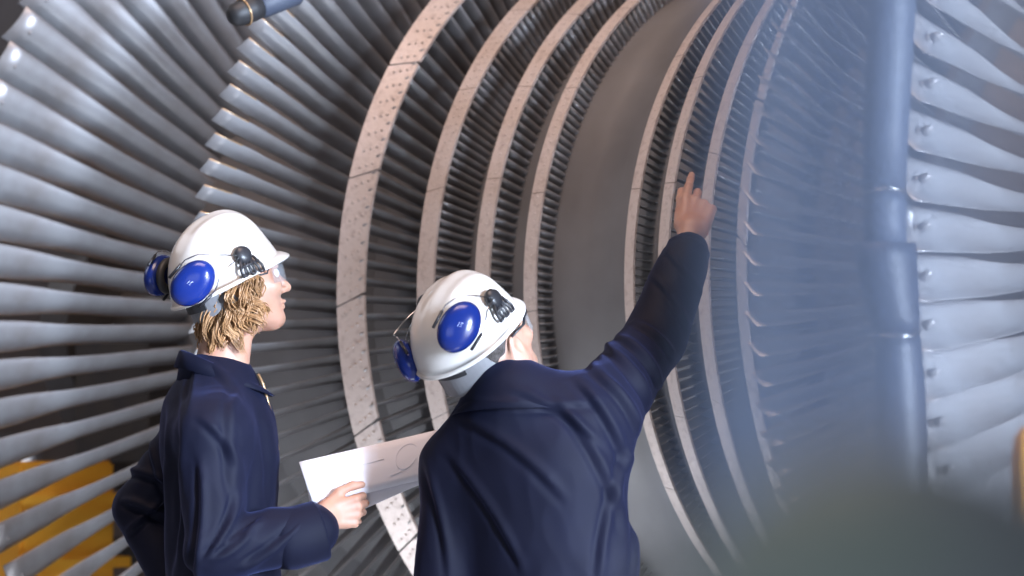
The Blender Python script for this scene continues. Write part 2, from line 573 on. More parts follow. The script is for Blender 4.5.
# ------------------------------------------------------------------ yellow cradles under the journals
for sg, lab in ((-1, 'yellow steel cradle with dark beams seen between the left blades'), (1, 'yellow steel cradle under the right end of the turbine rotor')):
    st = empty('rotor_stand', (sg * 2.64, 0, 0), lab, 'stand', 'cradles carrying the turbine rotor')
    zt = 1.40
    b = MB()
    b.box((0, 0, 0.06), (0.75, 2.3, 0.12), None, 0.01)
    for y in (-0.85, 0.85):
        b.box((0, y, 0.12 + (zt - 0.2) / 2), (0.5, 0.36, zt - 0.2), None, 0.012)
    b.box((0, 0, 0.55), (0.4, 1.5, 0.22), None, 0.01)
    b.build('frame', M['yellow'], st, False)
    b = MB()
    # saddle: half-round trough
    rows = []
    for x in (-0.2, 0.2):
        ring = [(x, 0.275 * math.cos(t), AXZ + 0.275 * math.sin(t)) for t in np.linspace(PI, 2 * PI, 17)]
        ring += [(x, 0.5, AXZ), (x, 0.5, AXZ - 0.45), (x, -0.5, AXZ - 0.45), (x, -0.5, AXZ)]
        rows.append(ring)
    b.grid(rows, close_u=True, cap=True)
    b.build('saddle', M['darkbeam'], st, False)
    for z in (1.02, 1.27):
        MB().box((0, 0, z), (0.3, 1.34, 0.09), None, 0.008).build('cross_beam', M['darkbeam'], st, False)
    for y in (-0.85, 0.85):
        for z in (1.0, 1.2):
            MB().box((0.27, y, z), (0.05, 0.42, 0.035), None, 0.004).build('rib', M['yellow'], st, False)


# ------------------------------------------------------------------ signed-distance modelling
def sn_mesh(sdf, lo, hi, h):
    lo, hi = np.array(lo, float), np.array(hi, float)
    n = np.ceil((hi - lo) / h).astype(int) + 1
    xs = [(lo[i] + np.arange(n[i]) * h).astype(np.float32) for i in range(3)]
    Dv = np.empty(n, np.float32)
    step = max(1, int(400000 // (n[1] * n[2])))
    for a in range(0, n[0], step):
        g = np.stack(np.meshgrid(xs[0][a:a + step], xs[1], xs[2], indexing='ij'), -1)
        Dv[a:a + step] = sdf(g.reshape(-1, 3)).reshape(g.shape[:3])
    ins = Dv < 0
    cnt = np.zeros(n - 1, np.int8)
    for dx in (0, 1):
        for dy in (0, 1):
            for dz in (0, 1):
                cnt += ins[dx:n[0] - 1 + dx, dy:n[1] - 1 + dy, dz:n[2] - 1 + dz]
    act = (cnt > 0) & (cnt < 8)
    idx = np.full(n - 1, -1, np.int64)
    cells = np.argwhere(act)
    idx[act] = np.arange(len(cells))
    acc = np.zeros((len(cells), 3))
    num = np.zeros(len(cells))
    corners = [(0, 0, 0), (1, 0, 0), (0, 1, 0), (1, 1, 0), (0, 0, 1), (1, 0, 1), (0, 1, 1), (1, 1, 1)]
    cd = [Dv[cells[:, 0] + c[0], cells[:, 1] + c[1], cells[:, 2] + c[2]] for c in corners]
    for i in range(8):
        for ax in range(3):
            if corners[i][ax] == 0:
                c2 = list(corners[i])
                c2[ax] = 1
                j = corners.index(tuple(c2))
                m_ = (cd[i] < 0) != (cd[j] < 0)
                t = cd[i] / np.where(m_, cd[i] - cd[j], 1)
                p = np.tile(np.array(corners[i], float), (len(cells), 1))
                p[:, ax] += t
                acc[m_] += p[m_]
                num[m_] += 1
    P = lo + (cells + acc / num[:, None]) * h
    Q = []
    for ax in range(3):
        o1, o2 = [(1, 2), (2, 0), (0, 1)][ax]
        sl0 = [slice(0, n[i] - 1) for i in range(3)]
        sl1 = list(sl0)
        sl1[ax] = slice(1, n[ax])
        A, B = ins[tuple(sl0)], ins[tuple(sl1)]
        e = np.argwhere(A != B)
        e = e[(e[:, o1] > 0) & (e[:, o2] > 0)]
        s_ = A[e[:, 0], e[:, 1], e[:, 2]]
        d1 = np.zeros(3, int)
        d1[o1] = 1
        d2 = np.zeros(3, int)
        d2[o2] = 1
        q = np.stack([idx[tuple((e - k).T)] for k in (d1 * 0, d1, d1 + d2, d2)], 1)
        q[~s_] = q[~s_][:, ::-1]
        Q.append(q)
    Q = np.concatenate(Q)
    Q = Q[(Q >= 0).all(1)]
    return P, Q


def f3(v):
    return np.array(v, np.float32)


def cap(p, a, b, ra, rb=None):
    rb = ra if rb is None else rb
    a, b = f3(a), f3(b)
    ab = b - a
    t = np.clip((p - a) @ ab / float(ab @ ab + 1e-9), 0, 1)
    return np.linalg.norm(p - a - t[:, None] * ab, axis=1) - (ra + (rb - ra) * t)


def ell(p, c, R, r):
    """R: three unit axes as rows"""
    q = (p - f3(c)) @ f3(R).T
    r = f3(r)
    k0 = np.linalg.norm(q / r, axis=1)
    k1 = np.linalg.norm(q / (r * r), axis=1) + 1e-6
    return k0 * (k0 - 1) / k1


def smin(a, b, k):
    h = np.clip(0.5 + 0.5 * (b - a) / k, 0, 1)
    return b + (a - b) * h - k * h * (1 - h)


def smax(a, b, k):
    return -smin(-a, -b, k)


def vnorm(P, Q):
    n = np.cross(P[Q[:, 2]] - P[Q[:, 0]], P[Q[:, 3]] - P[Q[:, 1]])
    N = np.zeros_like(P)
    for i in range(4):
        np.add.at(N, Q[:, i], n)
    return N / (np.linalg.norm(N, axis=1)[:, None] + 1e-12)


def relax(P, Q, it=2, lam=0.5):
    for _ in range(it):
        acc = np.zeros_like(P)
        num = np.zeros(len(P))
        for i in range(4):
            a, b = Q[:, i], Q[:, (i + 1) % 4]
            np.add.at(acc, a, P[b])
            np.add.at(acc, b, P[a])
            np.add.at(num, a, 1)
            np.add.at(num, b, 1)
        P = P + lam * (acc / num[:, None] - P)
    return P


def wob(P, f, seed):
    """soft band-limited noise built from warped sines"""
    r = np.random.default_rng(seed)
    o = np.zeros(len(P))
    W = P.copy()
    for k in range(4):
        d = r.normal(size=3)
        W = W + 0.25 / f * np.sin(P @ (d / np.linalg.norm(d)) * f * 0.9 + r.uniform(0, 6))[:, None] * r.normal(size=3)
    for k in range(5):
        d = r.normal(size=3)
        d /= np.linalg.norm(d)
        o += np.sin(W @ d * f * r.uniform(0.7, 1.5) + r.uniform(0, 6))
    return o / 5


def fold(P, a, b, w, h, bow=0.0, side=None):
    """raised cloth fold along a-b, with a crease beside it; a, b are 3D"""
    a, b = f3(a), f3(b)
    ab = b - a
    L = np.linalg.norm(ab)
    u = ab / L
    t = (P - a) @ u / L
    v = np.array([0, -1.0, 0])
    s_dir = np.cross(u, v)
    s_dir /= np.linalg.norm(s_dir) + 1e-9
    q = P - a
    s_ = q @ s_dir + bow * 4 * t * (1 - t)
    dep = q @ np.cross(s_dir, u)
    env = np.clip(np.minimum((t + 0.15) / 0.3, (1.15 - t) / 0.3), 0, 1) * np.exp(-(dep / 0.16) ** 2)
    return h * env * (np.exp(-(s_ / w) ** 2) - 0.75 * np.exp(-((s_ - 1.5 * w) / (0.8 * w)) ** 2))


class Person:
    """local frame: x to the camera's right, y away from the camera, z up, origin at the feet"""

    def __init__(self, label, px0, depth):
        self.d, self.px0 = depth, px0
        self.u0 = (px0 - 512) * depth / FPX
        self.root = empty('person', at(self.u0, depth, 0), label, 'person', None, AL)

    def P(self, px, py, dy=0.0):
        ray = fw * FPX + rt * (px - 512) + up * (288 - py)
        dd = self.d + dy
        w = CAM + ray * (dd / ray.dot(FH))
        q = w - Vector((CAM.x, CAM.y, 0))
        return Vector((q.dot(RH) - self.u0, dy, w.z))


def axes(F, U):
    F = Vector(F).normalized()
    L = Vector(U).cross(F).normalized()
    return F, L, F.cross(L).normalized()


# ---------------- hand
def make_hand(wrist, d, n, thumb, curls, spread=0.0, thumb_curl=0.5, thumb_out=0.9, sc=1.0, forearm=0.07, h=0.0024, thumb_lift=0.25, elbow=None):
    """d: wrist to knuckles; n: out of the back of the hand; thumb: towards the thumb side; curls: per finger three bends (radians)"""
    d, n = Vector(d).normalized(), Vector(n)
    n = (n - d * n.dot(d)).normalized()
    t = d.cross(n)
    if t.dot(Vector(thumb)) < 0:
        t = -t
    W = Vector(wrist)
    caps = []
    kn = [(0.030, 0.092), (0.010, 0.096), (-0.010, 0.091), (-0.029, 0.082)]
    ln = [(0.042, 0.026, 0.021), (0.046, 0.030, 0.022), (0.042, 0.028, 0.022), (0.033, 0.021, 0.020)]
    rd = [0.0098, 0.0100, 0.0094, 0.0083]
    palm = []
    for (s_, l_), r in zip(kn, rd):
        palm.append((W + t * s_ * 0.55 * sc + d * 0.012 * sc, W + (t * s_ + d * l_) * sc, 0.0125 * sc, 0.0108 * sc))
    palm.append((W + (t * 0.022 + d * 0.02 - n * 0.008) * sc, W + (t * 0.030 + d * 0.055 - n * 0.010) * sc, 0.015 * sc, 0.013 * sc))
    palm.append((W + (t * -0.02 + d * 0.015 - n * 0.006) * sc, W + (t * -0.026 + d * 0.06 - n * 0.007) * sc, 0.013 * sc, 0.012 * sc))
    for i in range(4):
        k = W + (t * kn[i][0] + d * kn[i][1]) * sc
        dirv = (d + t * spread * (1.5 - i)).normalized()
        ang = 0.0
        p = k
        for j in range(3):
            ang += curls[i][j]
            v = dirv * math.cos(ang) - n * math.sin(ang)
            q = p + v * ln[i][j] * sc
            caps.append((p, q, rd[i] * (1.0 - 0.08 * j) * sc, rd[i] * (0.94 - 0.10 * j) * sc, i))
            p = q
    tb = W + (t * 0.026 + d * 0.026 - n * 0.008) * sc
    tv = (t * thumb_out + d * 0.75 - n * thumb_lift).normalized()
    p1 = tb + tv * 0.042 * sc
    tv2 = (tv + (d * 0.7 - t * 0.6) * thumb_curl).normalized()
    p2 = p1 + tv2 * 0.034 * sc
    tv3 = (tv2 + (d * 0.5 - t * 0.7) * thumb_curl).normalized()
    p3 = p2 + tv3 * 0.026 * sc
    th = [(tb, p1, 0.0145 * sc, 0.0115 * sc), (p1, p2, 0.0112 * sc, 0.0102 * sc), (p2, p3, 0.0105 * sc, 0.0084 * sc)]
    fdir = (Vector(elbow) - W).normalized() if elbow is not None else -d
    fa = (W + fdir * forearm * sc, W + d * 0.012 * sc)

    def sdf(p):
        o = cap(p, fa[0], fa[1], 0.030 * sc, 0.0235 * sc)
        q = None
        for a, b, r1, r2 in palm:
            c = cap(p, a, b, r1, r2)
            q = c if q is None else smin(q, c, 0.010)
        o = smin(o, q, 0.022)
        fs = [None] * 4
        for a, b, r1, r2, i in caps:
            c = cap(p, a, b, r1, r2)
            fs[i] = c if fs[i] is None else smin(fs[i], c, 0.003)
        for f_ in fs:
            o = smin(o, f_, 0.0045)
        q = None
        for a, b, r1, r2 in th:
            c = cap(p, a, b, r1, r2)
            q = c if q is None else smin(q, c, 0.006)
        return smin(o, q, 0.008)
    pts = np.array([list(x) for c in palm + [c[:4] for c in caps] + th for x in c[:2]] + [list(fa[0])])
    lo, hi = pts.min(0) - 0.035, pts.max(0) + 0.035
    P, Q = sn_mesh(sdf, lo, hi, h)
    return relax(P, Q, 1, 0.4), Q


# ---------------- head
def make_head(c, F, U, neck, sc=1.0, ear=True, h=0.0032, nose=1.0):
    F, L, U = axes(F, U)
    c = Vector(c)
    R = [list(F), list(L), list(U)]

    def w(f, l, u):
        return c + (F * f + L * l + U * u) * sc

    def sdf(p):
        o = ell(p, w(-0.005, 0, 0.035), R, [0.100 * sc, 0.077 * sc, 0.100 * sc])
        o = smin(o, ell(p, w(0.030, 0, -0.035), R, [0.062 * sc, 0.062 * sc, 0.082 * sc]), 0.03)
        o = smin(o, ell(p, w(0.066, 0, -0.098), R, [0.026 * sc, 0.030 * sc, 0.022 * sc]), 0.025)
        for s_ in (-1, 1):
            o = smin(o, cap(p, w(-0.005, s_ * 0.052, -0.05), w(0.055, s_ * 0.026, -0.096), 0.020 * sc, 0.014 * sc), 0.03)
            o = smin(o, ell(p, w(0.066, s_ * 0.040, -0.022), R, [0.022 * sc, 0.024 * sc, 0.020 * sc]), 0.02)
            o = smax(o, -ell(p, w(0.094, s_ * 0.033, 0.006), R, [0.016 * sc, 0.020 * sc, 0.012 * sc]), 0.014)
        o = smin(o, cap(p, w(0.082, -0.03, 0.026), w(0.082, 0.03, 0.026), 0.012 * sc), 0.016)
        o = smin(o, cap(p, w(0.090, 0, 0.006), w(0.112 * nose, 0, -0.032), 0.008 * sc, 0.0115 * sc), 0.010)
        for s_ in (-1, 1):
            o = smin(o, ell(p, w(0.098, s_ * 0.013, -0.036), R, [0.012 * sc, 0.008 * sc, 0.008 * sc]), 0.006)
        o = smin(o, ell(p, w(0.090, 0, -0.062), R, [0.012 * sc, 0.024 * sc, 0.0065 * sc]), 0.006)
        o = smin(o, ell(p, w(0.087, 0, -0.074), R, [0.011 * sc, 0.020 * sc, 0.0065 * sc]), 0.005)
        if ear:
            for s_ in (-1, 1):
                e = ell(p, w(-0.010, s_ * 0.083, -0.010), R, [0.021 * sc, 0.008 * sc, 0.034 * sc])
                e = smax(e, -ell(p, w(-0.006, s_ * 0.093, -0.006), R, [0.012 * sc, 0.008 * sc, 0.020 * sc]), 0.004)
                o = smin(o, e, 0.006)
        o = smin(o, cap(p, w(-0.028, 0, -0.05), neck, 0.056 * sc, 0.062 * sc), 0.03)
        return o
    pts = np.array([list(c + Vector((x, y, z)) * 0.17) for x in (-1, 1) for y in (-1, 1) for z in (-1, 1)] + [list(Vector(neck) + Vector((0.08, 0.08, 0))), list(Vector(neck) - Vector((0.08, 0.08, 0.05)))])
    P, Q = sn_mesh(sdf, pts.min(0), pts.max(0), h)
    return P, Q, w


# ---------------- hard hat with parked ear defenders
def hard_hat(person, c, F, U, cups, bracket, band_drop=0.05, brim=0.018, hgt=0.136):
    F, L, U = axes(F, U)
    c = Vector(c)
    R = -L

    def w(f, r, u):
        return c + F * f + R * r + U * u

    def shell(psi, e, off=0.0):
        """psi: angle from the front; e: 0 rim .. pi/2 crown"""
        cp, sp = math.cos(psi), math.sin(psi)
        ce, se = math.cos(e) ** 0.86, math.sin(e) ** 0.95
        f = 0.124 * cp * ce + 0.022 * se * se - 0.004
        r = 0.112 * sp * ce
        u = hgt * se
        for r_, wd in ((0.0, 0.018), (0.048, 0.012), (-0.048, 0.012)):
            u += 0.0045 * math.exp(-((r - r_) / wd) ** 2) * math.sin(e) ** 2
        low = (1 - min(1.0, e / 0.5)) ** 2
        u -= 0.012 * low * (0.5 - 0.5 * cp) + 0.004 * low
        f += low * 0.010 * cp
        r += low * 0.007 * sp
        return w(f + off * cp, r + off * sp, u)
    mb = MB()
    nps = 72
    rows = []
    # brim, then shell
    for t in (1.0, 0.85, 0.5, 0.2):
        row = []
        for i in range(nps):
            psi = 2 * PI * i / nps
            front = max(0.0, math.cos(psi)) ** 1.3
            b = (0.006 + brim * front) * t
            p = shell(psi, 0.0)
            out = (F * math.cos(psi) + R * math.sin(psi) * 0.8)
            row.append(p + out * b - U * (0.004 * t + 0.012 * front * t * t))
        rows.append(row)
    for e in list(np.linspace(0.0, 1.45, 20)) + [1.53]:
        rows.append([shell(2 * PI * i / nps, e) for i in range(nps)])
    mb.grid(rows, close_u=True)
    mb.f.append(tuple(range((len(rows) - 1) * nps, len(rows) * nps)))
    hat = mb.build('hard_hat', M['helmet'], person)
    sd = hat.modifiers.new('thick', 'SOLIDIFY')
    sd.thickness = 0.004
    sd.offset = -1
    hat['label'] = 'white hard hat'
    # rim gutter bead
    mb = MB()
    ring = [rows[0][i] for i in range(nps)]
    rws = []
    for i in range(nps):
        p = ring[i]
        o_ = (F * math.cos(2 * PI * i / nps) + R * math.sin(2 * PI * i / nps)).normalized()
        rws.append([p + (o_ * math.cos(a) + U * math.sin(a)) * 0.0042 for a in np.linspace(0, 2 * PI, 9)[:-1]])
    mb.grid(rws, close_u=True, close_v=True)
    mb.build('rim', M['helmet'], hat)
    # headband below the rim at the back
    mb = MB()
    rws = []
    for i in range(33):
        psi = PI + (i / 32 - 0.5) * 3.6
        sp, cp = math.sin(psi), math.cos(psi)
        k = math.cos((psi - PI) * 0.5) ** 2
        top = w(0.114 * cp + 0.004, 0.094 * sp, 0.004)
        bot = w(0.112 * cp + 0.004, 0.092 * sp, -0.022 - band_drop * k)
        o_ = (F * cp + R * sp).normalized() * 0.004
        rws.append([top, top + o_, bot + o_, bot])
    mb.grid(rws, close_u=True, cap=True)
    mb.build('headband', M['band'], hat, False)
    mb = MB()
    rws = []
    for i in range(11):
        psi = PI + (i / 10 - 0.5) * 1.15
        sp, cp = math.sin(psi), math.cos(psi)
        o_ = (F * cp + R * sp).normalized()
        base = w(0.113 * cp + 0.004, 0.093 * sp, -0.036) + o_ * 0.0035
        rws.append([base - U * 0.011, base - U * 0.011 + o_ * 0.004, base + U * 0.011 + o_ * 0.004, base + U * 0.011])
    mb.grid(rws, close_u=True, cap=True)
    mb.build('ratchet_slot', M['cushion'], hat, False)
    # ear defenders
    for (f, r, u, roll, flare, back) in cups:
        ctr = w(f, r, u)
        sgn = 1 if r > 0 else -1
        nrm = (R * sgn * (1 - back) - F * back + U * flare).normalized()
        ta = (F * math.cos(roll) + U * math.sin(roll))
        ta = (ta - nrm * ta.dot(nrm)).normalized()
        tb = nrm.cross(ta)
        M4 = frame(ctr, ta, tb, nrm)
        mb = MB()
        prof = [(0.0, -0.006), (0.80, -0.006), (0.93, 0.0), (1.0, 0.007), (0.985, 0.014), (0.90, 0.023), (0.74, 0.030), (0.52, 0.0345), (0.27, 0.0365), (0.03, 0.037)]
        n = 40
        rows = []
        for q, z in prof[1:]:
            row = []
            for i in range(n):
                a = 2 * PI * i / n
                rx = 0.0600 * (1.0 + 0.07 * math.cos(a))
                ry = 0.0435 * (1.0 + 0.06 * math.cos(a))
                row.append(M4 @ Vector((rx * q * math.cos(a), ry * q * math.sin(a), z)))
            rows.append(row)
        mb.grid(rows, close_u=True, cap=True)
        mb.build('ear_cup', M['cup'], hat)
        mb = MB()
        rows = []
        for q, z in ((0.55, -0.008), (0.80, -0.006), (0.93, -0.010), (0.95, -0.017), (0.88, -0.023), (0.66, -0.024), (0.5, -0.018)):
            rows.append([M4 @ Vector((0.052 * q * math.cos(a), 0.042 * q * math.sin(a), z)) for a in np.linspace(0, 2 * PI, n + 1)[:-1]])
        mb.grid(rows, close_u=True, close_v=True)
        mb.build('ear_cushion', M['cushion'], hat)
        # small pale print
        mb = MB()
        for k, (x0, y0, x1, y1) in enumerate(((0.000, 0.004, 0.011, 0.004), (0.002, -0.003, 0.004, 0.001), (0.006, -0.003, 0.006, 0.001), (0.010, -0.003, 0.009, 0.001), (0.012, -0.004, 0.012, 0.001))):
            zz = 0.0372
            mb.tube([M4 @ Vector((x0, y0, zz - 0.0008)), M4 @ Vector((x1, y1, zz - 0.0012))], 0.0009, 5)
        mb.build('printed_mark', M['mark'], hat)
        # steel wire arms and black sliders, from the cup to the bracket
        bf, br, bu = bracket
        hub = w(bf, br * sgn, bu)
        mb = MB()
        for sy in (1, -1):
            e0 = M4 @ Vector((-0.020, sy * 0.047, 0.008))
            e1 = M4 @ Vector((0.030, sy * 0.049, 0.010))
            e2 = M4 @ Vector((0.064, sy * 0.034, 0.006))
            mid = e2 * 0.5 + hub * 0.5 + nrm * 0.020
            mb.tube([e0, e1, e2 + nrm * 0.010, mid, hub + nrm * 0.012], 0.0016, 6)
        mb.build('wire_arm', M['wire'], hat)
        for sy in (1, -1):
            MB().tube([M4 @ Vector((-0.026, sy * 0.0475, 0.007)), M4 @ Vector((0.016, sy * 0.0492, 0.009))], 0.0036, 8).build('wire_slider', M['black'], hat)
        # slotted bracket clipped over the rim
        nb_ = (R * sgn * 0.93 + F * 0.25 + U * 0.28).normalized()
        fx = (F - nb_ * F.dot(nb_)).normalized()
        uz = nb_.cross(fx) * (1 if nb_.cross(fx).dot(U) > 0 else -1)
        B4 = frame(hub, fx, uz, nb_)
        mb = MB()
        mb.lathe([(0.021, -0.006), (0.022, 0.004), (0.018, 0.011), (0.010, 0.014), (0.002, 0.0145)], 24, B4)
        for k, xx in enumerate((-0.016, 0.002, 0.020)):
            lean_ = 0.006 * (k - 1)
            for dx in (-0.0055, 0.0055):
                mb.tube([B4 @ Vector((xx * 0.7 + dx, -0.010, 0.005)), B4 @ Vector((xx + lean_ + dx, -0.034 - 0.002 * k, 0.003)), B4 @ Vector((xx + lean_ + dx, -0.047 - 0.002 * k, 0.000))], 0.0034, 6)
            mb.tube([B4 @ Vector((xx + lean_ - 0.0055, -0.047 - 0.002 * k, 0.0)), B4 @ Vector((xx + lean_ + 0.0055, -0.047 - 0.002 * k, 0.0))], 0.0036, 6)
        mb.tube([B4 @ Vector((-0.022, -0.026, 0.003)), B4 @ Vector((0.030, -0.026, 0.003))], 0.0036, 6)
        mb.build('muff_bracket', M['black'], hat)
    return hat, w


def merge(parts):
    V, F, n = [], [], 0
    for v, q in parts:
        V.append(np.asarray(v))
        F.append(np.asarray(q) + n)
        n += len(v)
    return np.concatenate(V), np.concatenate(F)


def ring_collar(name, person, pts_lo, pts_hi, th, m, fall=0.045, flare=0.022):
    """turned-down collar: stand, fold and falling leaf, open at the front"""
    mb = MB()
    rows = []
    ctr = sum((Vector(q) for q in pts_lo), Vector()) / len(pts_lo)
    for a, b in zip(pts_lo, pts_hi):
        a, b = Vector(a), Vector(b)
        o_ = a - ctr
        o_.z = 0
        o_ = o_.normalized()
        dn = (a - b).normalized()
        tip = b + dn * fall + o_ * flare
        rows.append([a, b * 0.7 + a * 0.3, b, b + o_ * th * 1.2 + Vector((0, 0, th * 0.8)), b + o_ * th * 2.6, tip + o_ * th, tip, b + o_ * th * 1.2 - Vector((0, 0, th)), a + o_ * th])
    mb.grid(rows, close_u=True, cap=True)
    return mb.build(name, m, person)


def sleeve_cuff(person, a, b, r):
    a, b = Vector(a), Vector(b)
    z = (b - a).normalized()
    x = z.orthogonal().normalized()
    L = (b - a).length
    prof = [(r * 0.80, L * 0.55), (r * 0.86, L), (r * 0.98, L), (r * 1.03, L * 0.93), (r * 1.04, L * 0.15), (r * 1.0, 0.0), (r * 0.9, -0.02)]
    return MB().lathe(prof, 36, frame(a, x, z.cross(x), z)).build('cuff', M['cloth'], person)


def boots(person, pts, F):
    for p in pts:
        p = Vector(p)
        z = Vector((0, 0, 1))
        f = Vector(F).normalized()
        l = z.cross(f)
        rows = []
        for t, wd, hh in ((-0.09, 0.028, 0.07), (-0.075, 0.04, 0.12), (-0.03, 0.045, 0.15), (0.03, 0.045, 0.12), (0.09, 0.05, 0.075), (0.15, 0.047, 0.06), (0.19, 0.025, 0.045)):
            ring = [p + f * t + l * wd * math.cos(a) * (1.0 if math.sin(a) < 0 else 0.85) + z * (max(0.0, hh * (0.5 + 0.55 * math.sin(a)))) for a in np.linspace(0, 2 * PI, 15)[:-1]]
            rows.append(ring)
        mb = MB().grid(rows, close_u=True, cap=True)
        mb.build('boot', M['boot'], person)


# ------------------------------------------------------------------ person on the left: three-quarter back view, holding the drawing
p1 = Person('left person with curly blond hair in navy coveralls and white hard hat, holding folded paper', 225, 6.9)
P = p1.P
ph = math.radians(8)
F1 = Vector((math.cos(ph), math.sin(ph), 0))
L1 = Vector((-math.sin(ph), math.cos(ph), 0))
Z = Vector((0, 0, 1))
RR = [list(F1), list(L1), list(Z)]
chest, abdo, pelv = P(219, 452), P(223, 545), P(226, 625)
neck1 = P(222, 366)
ShR, ElR, WrR = P(212, 430, -0.175), P(214, 552, -0.215), P(322, 521, -0.16)
ShL, ElL, WrL = P(200, 428, 0.185), P(139, 508, 0.21), P(178, 588, 0.16)


def body_sdf1(p, g=0.0):
    o = ell(p, chest, RR, [0.118 + g, 0.175 + g, 0.20 + g])
    o = smin(o, ell(p, abdo, RR, [0.112 + g, 0.16 + g, 0.20 + g]), 0.05)
    o = smin(o, ell(p, pelv, RR, [0.118 + g, 0.17 + g, 0.17 + g]), 0.05)
    o = smin(o, cap(p, ShR, ShL, 0.062 + g, 0.062 + g), 0.06)
    o = smin(o, cap(p, P(215, 404), P(217, 381), 0.085 + g, 0.058 + g), 0.05)
    return o


def limbs1(p, o, g=0.0):
    o = smin(o, cap(p, ShR, ElR, 0.064 + g, 0.052 + g), 0.035)
    o = smin(o, cap(p, ElR, ElR * 0.45 + WrR * 0.55, 0.052 + g, 0.046 + g), 0.02)
    o = smin(o, cap(p, ShL, ElL, 0.062 + g, 0.050 + g), 0.035)
    o = smin(o, cap(p, ElL, WrL, 0.050 + g, 0.044 + g), 0.02)
    for s_ in (-1, 1):
        hip = pelv + L1 * 0.09 * s_ - Z * 0.05
        kn = Vector((0.02, hip.y + 0.01 * s_, 0.50))
        an = Vector((-0.01, hip.y + 0.02 * s_, 0.10))
        o = smin(o, cap(p, hip, kn, 0.092 + g, 0.066 + g), 0.04)
        o = smin(o, cap(p, kn, an, 0.066 + g, 0.062 + g * 2), 0.03)
    return o


def cov1(p):
    o = limbs1(p, body_sdf1(p, 0.014), 0.010)
    cu0 = ElR * 0.25 + WrR * 0.75
    o = smin(o, cap(p, ElR, ElR * 0.10 + WrR * 0.90 - Z * 0.016, 0.060, 0.062), 0.02)
    return o


def coverall(person, sdf, lo, hi, folds, seed, h=0.0055, amp=0.003):
    Pv, Q = sn_mesh(sdf, lo, hi, h)
    Pv = relax(Pv, Q, 2, 0.5)
    N = vnorm(Pv, Q)
    disp = amp * wob(Pv, 26, seed) + amp * 1.6 * (0.35 - np.abs(wob(Pv, 30, seed + 1))) + amp * 0.8 * (0.35 - np.abs(wob(Pv * [1, 1, 0.6], 62, seed + 2)))
    for a, b, w_, h_, bow in folds:
        disp = disp + fold(Pv, a, b, w_ * 0.8, h_ * 0.75, bow)
    Pv = Pv + N * disp[:, None]
    return link('coverall', Pv, Q, M['cloth'], person)


folds1 = [
    (P(196, 372, -0.1), P(186, 470, -0.1), 0.016, 0.010, 0.01), (P(240, 400, -0.12), P(238, 500, -0.2), 0.014, 0.010, -0.01),
    (P(186, 400, -0.1), P(180, 560, -0.1), 0.013, 0.013, 0.012), (P(172, 420, -0.06), P(166, 576, -0.06), 0.012, 0.012, 0.0),
    (P(202, 470, -0.25), P(196, 576, -0.25), 0.013, 0.013, 0.01), (P(262, 400, -0.1), P(272, 500, -0.1), 0.013, 0.009, 0.01),
    (P(236, 500, -0.28), P(206, 560, -0.28), 0.011, 0.014, 0.01), (P(250, 535, -0.25), P(215, 560, -0.28), 0.011, 0.013, 0.005),
    (P(262, 520, -0.25), P(228, 545, -0.28), 0.010, 0.010, 0.0), (P(300, 525, -0.22), P(246, 566, -0.26), 0.011, 0.012, 0.006),
    (P(205, 420, -0.25), P(238, 470, -0.25), 0.013, 0.008, 0.012), (P(120, 470, 0.15), P(165, 480, 0.12), 0.011, 0.014, 0.006),
    (P(125, 500, 0.15), P(168, 520, 0.12), 0.012, 0.016, 0.006), (P(150, 440, 0.15), P(172, 500, 0.1), 0.011, 0.012, -0.008),
    (P(128, 530, 0.15), P(160, 500, 0.12), 0.010, 0.012, 0.0), (P(190, 355, -0.08), P(240, 392, -0.1), 0.012, 0.006, 0.01),
]
cv = coverall(p1.root, cov1, (-0.36, -0.42, 0.06), (0.34, 0.42, 1.62), folds1, 3)
body_parts = []
Bv, Bq = sn_mesh(lambda p: limbs1(p, body_sdf1(p, -0.012), -0.012), (-0.34, -0.40, 0.06), (0.34, 0.40, 1.60), 0.013)
body_parts.append((Bv, Bq))
HC1 = P(238, 284)
fy, fp = math.radians(22), math.radians(13)
HF1 = Vector((math.cos(fy) * math.cos(fp), math.sin(fy) * math.cos(fp), math.sin(fp)))
hv, hq, hw1 = make_head(HC1, HF1, Z, neck1)
body_parts.append((hv, hq))
pd = (P(362, 508, -0.15) - P(330, 515, -0.16))
cu = [(0.9, 0.9, 0.5), (0.95, 0.95, 0.5), (1.0, 0.95, 0.5), (1.05, 0.9, 0.5)]
body_parts.append(make_hand(P(320, 517, -0.160), Vector((0.93, 0.25, 0.14)), Vector((0.1, -0.92, -0.10)), Vector((-0.2, 0.1, 1.0)), cu, 0.0, 0.45, 0.55, 0.93, 0.09, thumb_lift=0.15, elbow=ElR))
v, q = merge(body_parts)
link('body', v, q, M['skin'], p1.root)
# eyes
mb = MB()
for s_ in (-1, 1):
    c_ = hw1(0.080, s_ * 0.033, 0.006)
    fr_ = frame(c_, *axes(HF1, Z))
    mb.lathe([(0.0125 * math.sin(a), 0.0125 * math.cos(a)) for a in np.linspace(0.02, PI - 0.02, 12)], 16, fr_)
mb.build('eyeball', M['eye'], p1.root)
mb = MB()
for s_ in (-1, 1):
    F_, L_, U_ = axes(HF1, Z)
    c_ = hw1(0.0905, s_ * 0.033, 0.006)
    mb.lathe([(0.0058, 0.0), (0.004, 0.0018), (0.0005, 0.0022)], 14, frame(c_, L_, U_, F_))
mb.build('iris', M['iris'], p1.root)
